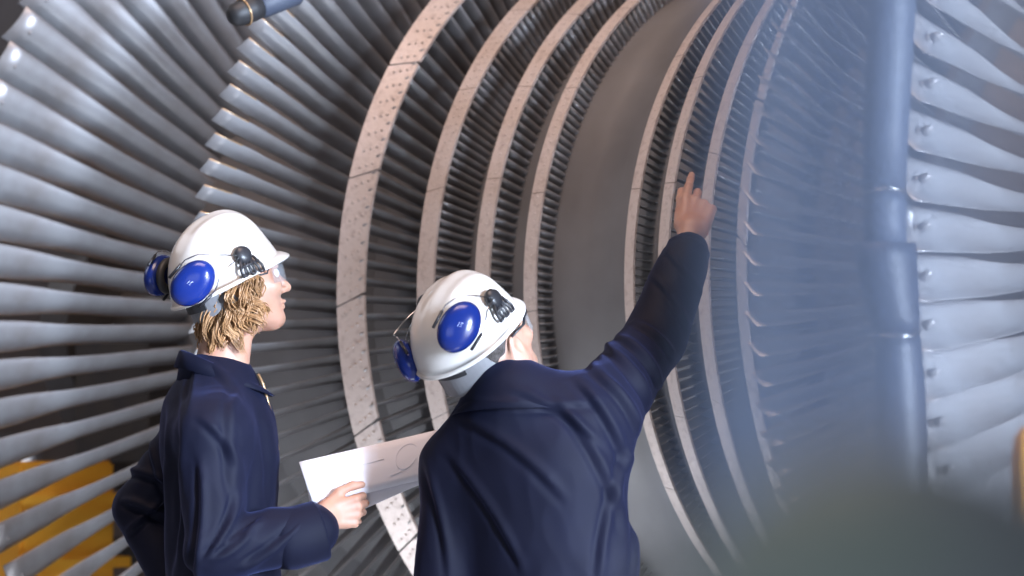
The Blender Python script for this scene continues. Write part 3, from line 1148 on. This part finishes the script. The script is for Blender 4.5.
# collar
lo_, hi_ = [], []
for i in range(29):
    a = 0.35 + (2 * PI - 0.7) * i / 28
    c_, s_ = math.cos(a), math.sin(a)
    base = P(223, 380)
    lo_.append(base + F1 * 0.104 * c_ + L1 * 0.102 * s_ - Z * (0.006 + 0.03 * max(0, c_)))
    top = P(221, 351)
    hi_.append(top + F1 * 0.086 * c_ + L1 * 0.080 * s_ - Z * (0.085 * (0.5 + 0.5 * c_)))
ring_collar('collar', p1.root, lo_, hi_, 0.004, M['cloth'], 0.036, 0.012)
# zip at the front of the collar
mb = MB()
zs = [P(258, 374, -0.02), P(263, 384, -0.02), P(270, 410, -0.02), P(278, 450, -0.02)]
mb.tube(zs, 0.004, 6)
mb.build('zip', M['brass_lit_edge'], p1.root)
sleeve_cuff(p1.root, ElR * 0.36 + WrR * 0.64 - Z * 0.020, ElR * 0.0 + WrR * 1.0 - Z * 0.020, 0.067)
sleeve_cuff(p1.root, ElL * 0.35 + WrL * 0.65, ElL * 0.05 + WrL * 0.95, 0.054)
boots(p1.root, [Vector((-0.01, pelv.y + 0.11 * s_, 0)) for s_ in (-1, 1)], F1)
# hair: many wavy locks hanging under the hard hat
mb = MB()
r_ = random.Random(5)
for k in range(95):
    psi0 = PI + r_.uniform(-1.62, 1.62)
    back = max(0.0, -math.cos(psi0))
    top0 = r_.uniform(-0.035, 0.040) - 0.050 * back
    len0 = r_.uniform(0.055, 0.105) * (0.72 + 0.25 * back)
    out0, ph0, am0, fr0 = r_.uniform(0.002, 0.020), r_.uniform(0, 6), r_.uniform(0.004, 0.011), r_.uniform(5, 9)
    for q in range(17):
        psi = psi0 + r_.gauss(0, 0.055)
        out, top, length = out0 + r_.gauss(0, 0.0022), top0 + r_.gauss(0, 0.006), len0 * r_.uniform(0.85, 1.1)
        ph_ = ph0 + r_.gauss(0, 0.25)
        pts = []
        for j in range(9):
            t = j / 8
            fl = out + 0.008 * t + am0 * math.sin(ph_ + t * fr0)
            pinch = 1 - 0.45 * t
            a_ = psi0 + (psi - psi0) * pinch + (0.10 * math.sin(ph0 * 1.7 + t * fr0 * 0.8) + 0.16 * t * (1 if psi0 > PI else -1) * (1 - back))
            pts.append(hw1((0.092 + fl) * math.cos(a_) + 0.006, (0.076 + fl) * math.sin(a_), top - length * t))
        rr = r_.uniform(0.0011, 0.0020)
        mb.tube(pts, [rr * 0.8] + [rr] * 6 + [rr * 0.7, rr * 0.3], 4)
mb.build('hair', M['blond'], p1.root)
# hard hat
hy, hp = math.radians(27), math.radians(26)
HH1 = Vector((math.cos(hy) * math.cos(hp), math.sin(hy) * math.cos(hp), math.sin(hp)))
HU1 = Vector((-math.cos(hy) * math.sin(hp), -math.sin(hy) * math.sin(hp), math.cos(hp)))
hard_hat(p1.root, P(225, 275), HH1, HU1,
         [(-0.122, 0.108, 0.026, 0.25, 0.12, 0.42), (-0.100, -0.104, 0.050, 0.1, 0.15, 0.40)], (0.012, 0.121, 0.036))
# safety glasses
F_, L_, U_ = axes(HF1, Z)
sg = MB()
sg.tube([hw1(-0.01, -0.080, 0.008), hw1(0.05, -0.078, 0.010)] + [hw1(0.03 + 0.0835 * math.cos(a), 0.0775 * math.sin(a), 0.027) for a in np.linspace(-1.2, 1.2, 13)] + [hw1(0.05, 0.078, 0.010), hw1(-0.01, 0.080, 0.008)], 0.0022, 6)
gl = sg.build('safety_glasses', M['black'], p1.root)
mb = MB()
rows = []
for i in range(17):
    a = (i / 16 - 0.5) * 2.3
    rows.append([hw1(0.03 + 0.082 * math.cos(a), 0.076 * math.sin(a), z_) + F_ * o_ for z_, o_ in ((0.028, 0), (0.028, 0.0018), (-0.016, 0.0018), (-0.016, 0))])
mb.grid(rows, close_u=True, cap=True)
mb.build('lens', M['lens'], gl)

# ------------------------------------------------------------------ the folded drawing in the left person's hand
dr = empty('folded_drawing', at(p1.u0, 6.9, 0), 'folded white paper drawing held in the hand of the left person', 'paper', None, AL)


def sheet(tl, tr, br, bl, dz, name, bend=0.006):
    rows = []
    n = 14
    for i in range(n + 1):
        t = i / n
        a = tl.lerp(tr, t)
        b = bl.lerp(br, t)
        s_ = Vector((0, 1, 0)) * (dz + bend * math.sin(PI * t) + 0.003 * math.sin(5 * t))
        col = [a.lerp(b, j / 6) + s_ + Vector((0, -1, 0)) * 0.008 * math.sin(PI * j / 6) for j in range(7)]
        rows.append(col + [c_ + Vector((0, 0.0012, 0)) for c_ in col[::-1]])
    return MB().grid(rows, close_u=True, cap=True).build(name, M['paper'], dr)


TL, TR, BR, BL = P(299, 462, -0.115), P(437, 430, -0.02), P(424, 479, -0.06), P(314, 506, -0.150)
s1 = sheet(TL, TR, BR, BL, 0.0, 'sheet')
sheet(TL + Vector((0.006, 0, -0.004)), TR + Vector((-0.01, 0, -0.003)), BR + Vector((-0.004, 0, -0.010)), BL + Vector((0.004, 0, -0.055)), 0.006, 'sheet')
sheet(TL + Vector((0.012, 0, -0.01)), TR + Vector((-0.015, 0, -0.008)), BR + Vector((-0.01, 0, -0.014)), BL + Vector((0.03, 0, -0.026)), 0.011, 'sheet')
mb = MB()


def onp(s_, t_):
    a = TL.lerp(TR, s_).lerp(BL.lerp(BR, s_), t_)
    return a + Vector((0, 0.006 * math.sin(PI * s_) + 0.003 * math.sin(5 * s_) - 0.008 * math.sin(PI * t_) - 0.0006, 0))


circ = [onp(0.80 + 0.085 * math.cos(a), 0.42 + 0.26 * math.sin(a)) for a in np.linspace(0.3, 5.6, 30)]
mb.tube(circ, 0.0006, 4)
for (a, b, c_, d_) in ((0.18, 0.40, 0.62, 0.36), (0.30, 0.55, 0.46, 0.53), (0.68, 0.75, 0.78, 0.72)):
    mb.tube([onp(a + (c_ - a) * k / 5, b + (d_ - b) * k / 5) for k in range(6)], 0.0007, 4)
mb.build('drawn_lines', M['ink'], s1)

# ------------------------------------------------------------------ person on the right: seen from behind, right arm raised, pointing
p2 = Person('right person in navy coveralls seen from behind, raised right arm pointing up at the blades', 525, 6.6)
P = p2.P
Fb = Vector((0.36, 0.93, 0)).normalized()
Lb = Vector((-Fb.y, Fb.x, 0))
RB = [list(Fb), list(Lb), list(Z)]
chest2, abdo2, pelv2 = P(534, 474, 0.01), P(548, 560, 0.02), P(550, 640, 0.02)
neck2 = P(507, 372, 0.02)
SR2, ER2, WR2 = P(598, 412, -0.02), P(656, 334, 0.20), P(690, 246, 0.30)
SL2, EL2, WL2 = P(460, 468, 0.06), P(441, 600, 0.03), P(470, 620, 0.26)


def body_sdf2(p, g=0.0):
    o = ell(p, chest2, RB, [0.128 + g, 0.200 + g, 0.19 + g])
    o = smin(o, ell(p, abdo2, RB, [0.125 + g, 0.190 + g, 0.21 + g]), 0.05)
    o = smin(o, ell(p, pelv2, RB, [0.128 + g, 0.178 + g, 0.17 + g]), 0.05)
    o = smin(o, cap(p, P(508, 400, 0.0), SL2, 0.060 + g, 0.066 + g), 0.06)
    o = smin(o, cap(p, P(520, 402, 0.0), SR2, 0.062 + g, 0.068 + g), 0.06)
    o = smin(o, cap(p, P(515, 420), P(511, 398, 0.01), 0.085 + g, 0.060 + g), 0.05)
    return o


def limbs2(p, o, g=0.0):
    o = smin(o, cap(p, SR2, ER2, 0.068 + g, 0.054 + g), 0.05)
    o = smin(o, cap(p, ER2, ER2 * 0.25 + WR2 * 0.75, 0.052 + g, 0.044 + g), 0.02)
    o = smin(o, cap(p, SL2, EL2, 0.066 + g, 0.054 + g), 0.04)
    o = smin(o, cap(p, EL2, WL2, 0.052 + g, 0.046 + g), 0.02)
    for s_ in (-1, 1):
        hip = pelv2 + Lb * 0.09 * s_ - Z * 0.05
        kn = Vector((hip.x, hip.y + 0.02, 0.50))
        an = Vector((hip.x, hip.y - 0.01, 0.10))
        o = smin(o, cap(p, hip, kn, 0.094 + g, 0.068 + g), 0.04)
        o = smin(o, cap(p, kn, an, 0.068 + g, 0.062 + g * 2), 0.03)
    return o


def cov2(p):
    o = limbs2(p, body_sdf2(p, 0.014), 0.012)
    o = smin(o, cap(p, ER2, ER2 * 0.06 + WR2 * 0.94, 0.062, 0.046), 0.03)
    o = smin(o, cap(p, SR2 - Z * 0.05, ER2 - Z * 0.035, 0.06, 0.045), 0.04)
    return o


folds2 = [
    (P(598, 372, -0.1), P(640, 430, -0.05), 0.013, 0.013, 0.014), (P(610, 350, -0.05), P(652, 408, 0.0), 0.012, 0.014, 0.014),
    (P(622, 335, 0.0), P(664, 385, 0.0), 0.011, 0.013, 0.010), (P(640, 322, 0.05), P(676, 355, 0.05), 0.010, 0.011, 0.006),
    (P(655, 275, 0.15), P(690, 330, 0.15), 0.010, 0.008, 0.008), (P(668, 250, 0.2), P(700, 290, 0.2), 0.009, 0.006, 0.0),
    (P(585, 385, -0.12), P(632, 470, -0.1), 0.015, 0.012, 0.012), (P(560, 400, -0.14), P(625, 520, -0.12), 0.016, 0.011, 0.016),
    (P(470, 420, -0.1), P(560, 490, -0.14), 0.015, 0.009, 0.012), (P(470, 400, -0.1), P(590, 400, -0.12), 0.013, 0.007, -0.01),
    (P(520, 390, -0.1), P(600, 440, -0.12), 0.014, 0.009, 0.01), (P(455, 460, -0.1), P(520, 560, -0.12), 0.013, 0.010, 0.010),
    (P(430, 470, 0.0), P(450, 570, 0.0), 0.012, 0.010, 0.006), (P(630, 450, -0.05), P(600, 576, -0.1), 0.014, 0.011, -0.012),
    
    (P(640, 470, 0), P(634, 576, 0), 0.011, 0.009, 0.0),
]
coverall(p2.root, cov2, (-0.36, -0.34, 0.06), (0.50, 0.50, 1.86), folds2, 11, 0.0055, 0.0028)
body_parts = []
Bv, Bq = sn_mesh(lambda p: limbs2(p, body_sdf2(p, -0.012), -0.012), (-0.34, -0.32, 0.06), (0.46, 0.46, 1.82), 0.013)
body_parts.append((Bv, Bq))
gy, gp = math.radians(47), math.radians(35)     # gaze: away to the right, lifted


def dirs(yaw, pit):
    return (Vector((math.cos(yaw) * math.cos(pit), math.sin(yaw) * math.cos(pit), math.sin(pit))),
            Vector((-math.cos(yaw) * math.sin(pit), -math.sin(yaw) * math.sin(pit), math.cos(pit))))


HF2, HU2 = dirs(gy, gp)
HC2 = P(491, 343, 0.03)
hv, hq, hw2 = make_head(HC2, HF2, HU2, neck2, 0.95)
body_parts.append((hv, hq))
cu2 = [(0.05, 0.15, 0.10), (0.42, 0.60, 0.35), (1.05, 0.95, 0.5), (1.2, 0.95, 0.5)]
body_parts.append(make_hand(P(691, 233, 0.305), Vector((0.24, 0.62, 0.74)), Vector((0.10, -0.85, 0.55)), Vector((-1, 0.1, 0.15)), cu2, 0.02, 0.0, 0.14, 1.10, 0.10, thumb_lift=0.05, elbow=ER2))
v, q = merge(body_parts)
link('body', v, q, M['tan_skin'], p2.root)
mb = MB()
for s_ in (-1, 1):
    c_ = hw2(0.080, s_ * 0.033, 0.006)
    mb.lathe([(0.0125 * math.sin(a), 0.0125 * math.cos(a)) for a in np.linspace(0.02, PI - 0.02, 12)], 16, frame(c_, *axes(HF2, HU2)))
mb.build('eyeball', M['eye'], p2.root)
lo_, hi_ = [], []
for i in range(29):
    a = 0.4 + (2 * PI - 0.8) * i / 28
    c_, s_ = math.cos(a), math.sin(a)
    lo_.append(P(515, 409, 0.0) + Fb * 0.105 * c_ + Lb * 0.125 * s_ - Z * (0.012 + 0.03 * max(0, c_)) - Z * 0.01 * s_)
    hi_.append(P(513, 392, 0.01) + Fb * 0.084 * c_ + Lb * 0.090 * s_ - Z * (0.05 * (0.5 + 0.5 * c_)))
ring_collar('collar', p2.root, lo_, hi_, 0.004, M['cloth'])
sleeve_cuff(p2.root, ER2 * 0.30 + WR2 * 0.70, ER2 * 0.02 + WR2 * 0.98, 0.050)
sleeve_cuff(p2.root, EL2 * 0.35 + WL2 * 0.65, EL2 * 0.05 + WL2 * 0.95, 0.056)
boots(p2.root, [Vector((pelv2.x + Lb.x * 0.09 * s_, pelv2.y + Lb.y * 0.09 * s_, 0)) for s_ in (-1, 1)], Fb)


# short cropped hair: a thin bumpy shell over the back and sides of the skull
def hair2(p):
    F_, L_, U_ = axes(HF2, HU2)
    R = [list(F_), list(L_), list(U_)]
    o = ell(p, hw2(-0.005, 0, 0.035), R, [0.100, 0.077, 0.099])
    o = smin(o, ell(p, hw2(-0.045, 0, -0.035), R, [0.048, 0.053, 0.045]), 0.03)
    q_ = (p - f3(HC2)) @ f3(R).T
    o = np.maximum(o, q_[:, 0] - 0.012 - 0.25 * np.maximum(q_[:, 2], 0))
    o = np.maximum(o, -(q_[:, 2] + 0.075))
    o = np.maximum(o, -ell(p, hw2(-0.008, -0.083, -0.012), R, [0.026, 0.03, 0.038]))
    return o


hvv, hqq = sn_mesh(hair2, np.array(HC2) - 0.15, np.array(HC2) + 0.16, 0.004)
hvv = hvv + vnorm(hvv, hqq) * (0.0012 * wob(hvv, 260, 4))[:, None]
link('hair', hvv, hqq, M['grey_hair'], p2.root)
ky, kp = math.radians(43), math.radians(38)
HH2, HK2 = dirs(ky, kp)
hat2, hh2 = hard_hat(p2.root, P(466, 332, 0.02), HH2, HK2,
                     [(-0.096, 0.108, 0.074, 0.25, 0.35, 0.36), (-0.090, -0.104, -0.006, 0.1, 0.1, 0.58)], (0.026, 0.110, 0.066), 0.075, 0.012, 0.118)
sg = MB()
sg.tube([hw2(-0.012, -0.088, 0.022), hw2(0.04, -0.085, 0.022)] + [hw2(0.03 + 0.087 * math.cos(a), 0.080 * math.sin(a), 0.029) for a in np.linspace(-1.2, 1.2, 13)] + [hw2(0.04, 0.085, 0.022), hw2(-0.012, 0.088, 0.022)], 0.0032, 6)
gl = sg.build('safety_glasses', M['black'], p2.root)
F_, L_, U_ = axes(HF2, HU2)
mb = MB()
rows = []
for i in range(17):
    a = (i / 16 - 0.5) * 2.3
    rows.append([hw2(0.03 + 0.085 * math.cos(a), 0.078 * math.sin(a), z_) + F_ * o_ for z_, o_ in ((0.030, 0), (0.030, 0.0018), (-0.016, 0.0018), (-0.016, 0))])
mb.grid(rows, close_u=True, cap=True)
mb.build('lens', M['lens'], gl)

# ------------------------------------------------------------------ wrapped hose hanging in front of the right-hand blades
HD = 5.45


def hx(px, py, d=HD):
    ray = fw * FPX + rt * (px - 512) + up * (288 - py)
    return CAM + ray * (d / ray.dot(FH))


hs = empty('wrapped_hose', at((888 - 512) * HD / FPX, HD, 0), 'dark plastic wrapped hose tied with wire, hanging upright before the right blades', 'hose')
base = hs.location


def hose_part(name, pts, m, wob_=0.0):
    mb = MB()
    rows = []
    n = 28
    for i, (px, py, w_) in enumerate(pts):
        c_ = hx(px, py) - base
        r = w_ * HD / FPX / 2
        rows.append([c_ + (RH * math.cos(a) + FH * math.sin(a)) * r * (1 + wob_ * math.sin(3 * a + i) + wob_ * 0.6 * math.sin(7 * a + 2 * i)) for a in np.linspace(0, 2 * PI, n + 1)[:-1]])
    mb.grid(rows, close_u=True, cap=True)
    return mb.build(name, m, hs)


hose_part('upper_sleeve', [(900, -700, 46), (898, -300, 46), (895, -60, 48), (892, 0, 49), (889, 70, 47), (886, 130, 46), (885, 196, 43)], M['wrap'], 0.012)
hose_part('middle_sleeve', [(885, 193, 41), (885, 205, 44), (885, 225, 44), (886, 250, 42)], M['wrap'], 0.01)
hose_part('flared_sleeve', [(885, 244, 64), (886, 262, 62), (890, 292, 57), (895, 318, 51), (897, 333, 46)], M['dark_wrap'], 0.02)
pts = [(897, 330, 45), (898, 350, 48), (900, 390, 50), (902, 440, 52), (903, 520, 52), (904, 700, 52)]
zb = hx(904, 700)
k = (zb.z) / ((hx(904, 700).z - hx(904, 701).z))
pts.append((905, 700 + k - 0.5, 52))
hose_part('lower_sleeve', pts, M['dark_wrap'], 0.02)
for (pyc, pxc, w_, tilt) in ((196, 885.5, 45, 0.012), (332, 896.5, 48, -0.012)):
    mb = MB()
    c_ = hx(pxc, pyc) - base
    r = w_ * HD / FPX / 2 + 0.001
    ringp = [c_ + (RH * math.cos(a) + FH * math.sin(a)) * r + Vector((0, 0, tilt * math.sin(-a) * 0.8 - 0.01 * tilt * math.cos(a))) for a in np.linspace(0, 2 * PI, 33)]
    mb.tube(ringp, 0.0017, 6)
    e = ringp[16] if tilt < 0 else ringp[0]
    mb.tube([e, e + Vector((0, 0, -0.03)) + RH * 0.004, e + Vector((0, 0, -0.075)) - FH * 0.01], 0.0016, 6)
    mb.build('wire_tie', M['wire'], hs)

# ------------------------------------------------------------------ black hose end hanging over the blades, top left
TD = 7.6
tb_ = hx(244, 12, TD)
he = empty('hanging_hose_end', tb_, 'black rounded hose end hanging at the top, over the left blade tips', 'hose')
ax_ = (rt * 0.75 + up * 0.35 + fw * 0.5).normalized()
xx = ax_.orthogonal().normalized()
M4 = frame(Vector(), xx, ax_.cross(xx), ax_)
MB().lathe([(0.004, -0.045), (0.018, -0.043), (0.028, -0.032), (0.032, -0.012), (0.033, 0.02), (0.031, 0.05)], 28, M4).build('rubber_tip', M['cushion'], he)
MB().lathe([(0.030, 0.045), (0.034, 0.05), (0.034, 0.16), (0.028, 0.17)], 28, M4).build('fitting', M['wrap'], he)
mb = MB()
a0 = ax_ * 0.15
mb.tube([a0, a0 + up * 0.1 + rt * 0.12, a0 + up * 0.35 + rt * 0.16, a0 + up * 1.2 + rt * 0.16, a0 + up * 3.5 + rt * 0.16], 0.018, 12)
mb.build('rubber_hose', M['cushion'], he)
mb = MB()
ring = [ax_ * 0.0 + (xx * math.cos(a) + ax_.cross(xx) * math.sin(a)) * 0.035 for a in np.linspace(0, 2 * PI, 25)]
mb.tube(ring, 0.003, 6)
mb.tube([up * 0.033, up * 0.06 + rt * 0.01, up * 0.1 + rt * 0.02], 0.004, 6)
mb.build('brass_ring', M['brass_lit_edge'], he)

# ------------------------------------------------------------------ yellow barrier post at the right edge
bp = at((1031 - 512) * 4.9 / FPX, 4.9, 0)
ps = empty('barrier_post', bp, 'blurred yellow barrier post at the right edge of the picture', 'barrier post')
MB().lathe([(0.034, 0.02), (0.034, 1.30), (0.030, 1.335), (0.018, 1.352), (0.002, 1.356)], 28).build('post', M['yellow'], ps)
MB().lathe([(0.13, 0.0), (0.13, 0.016), (0.05, 0.024), (0.036, 0.06)], 28).build('base_plate', M['darkbeam'], ps)

# ------------------------------------------------------------------ close foreground: domed housing, and a film sheet added to make the bluish haze
gd = 0.84
gp_ = at((900 - 512) * gd / FPX, gd, 0)
hb = empty('domed_housing', gp_, 'blurred grey-green domed machine housing close up in the bottom right corner', 'machine housing')
MB().lathe([(0.082, 1.18), (0.086, 1.210), (0.082, 1.238), (0.068, 1.268), (0.048, 1.290), (0.024, 1.303), (0.002, 1.307)], 40).build('dome', M['housing'], hb)
MB().lathe([(0.098, 1.165), (0.098, 1.182), (0.084, 1.188)], 40).build('flange', M['darkbeam'], hb)
MB().lathe([(0.035, 0.02), (0.035, 1.17)], 24).build('pedestal', M['darkbeam'], hb)
MB().lathe([(0.14, 0.0), (0.14, 0.02), (0.05, 0.03)], 32).build('base_plate', M['darkbeam'], hb)

cd = 1.0
cu_ = (722 - 512) * cd / FPX
pc = empty('haze_sheet', at(cu_, cd, 0), 'blurred bluish film sheet added close up on the right for the haze', 'haze sheet')
mb = MB()
rows = []
for i in range(61):
    t = i / 60
    x = RH * (t * 0.60) + FH * (0.012 * math.sin(t * 26) + 0.006 * math.sin(t * 61 + 1))
    col = [x + RH * (0.08 * (z_ - 1.45) * (1 - t)) + Vector((0, 0, z_)) + FH * 0.004 * math.sin(z_ * 5 + t * 9) for z_ in np.linspace(0.03, 2.3, 25)]
    rows.append(col)
mb.grid(rows)
mb.build('film', M['film'], pc)
mb = MB()
rows = []
for i in range(25):
    t = i / 24
    x = RH * (0.008 + t * 0.075) + FH * (0.022 + 0.006 * math.sin(t * 15))
    rows.append([x + RH * (0.08 * (z_ - 1.45)) + Vector((0, 0, z_)) + FH * 0.004 * math.sin(z_ * 5 + t * 4) for z_ in np.linspace(0.03, 2.3, 25)])
mb.grid(rows)
mb.build('haze_layer', M['film'], pc)  # second film layer, added to thicken the haze on its left side
mb = MB()
mb.tube([Vector((0, 0, 2.3)) - RH * 0.03, Vector((0, 0, 2.3)) + RH * 0.62], 0.016, 12)
mb.tube([Vector((0, 0, 0)) + RH * 0.60, Vector((0, 0, 2.3)) + RH * 0.60], 0.016, 12)
mb.build('rail', M['wire'], pc)
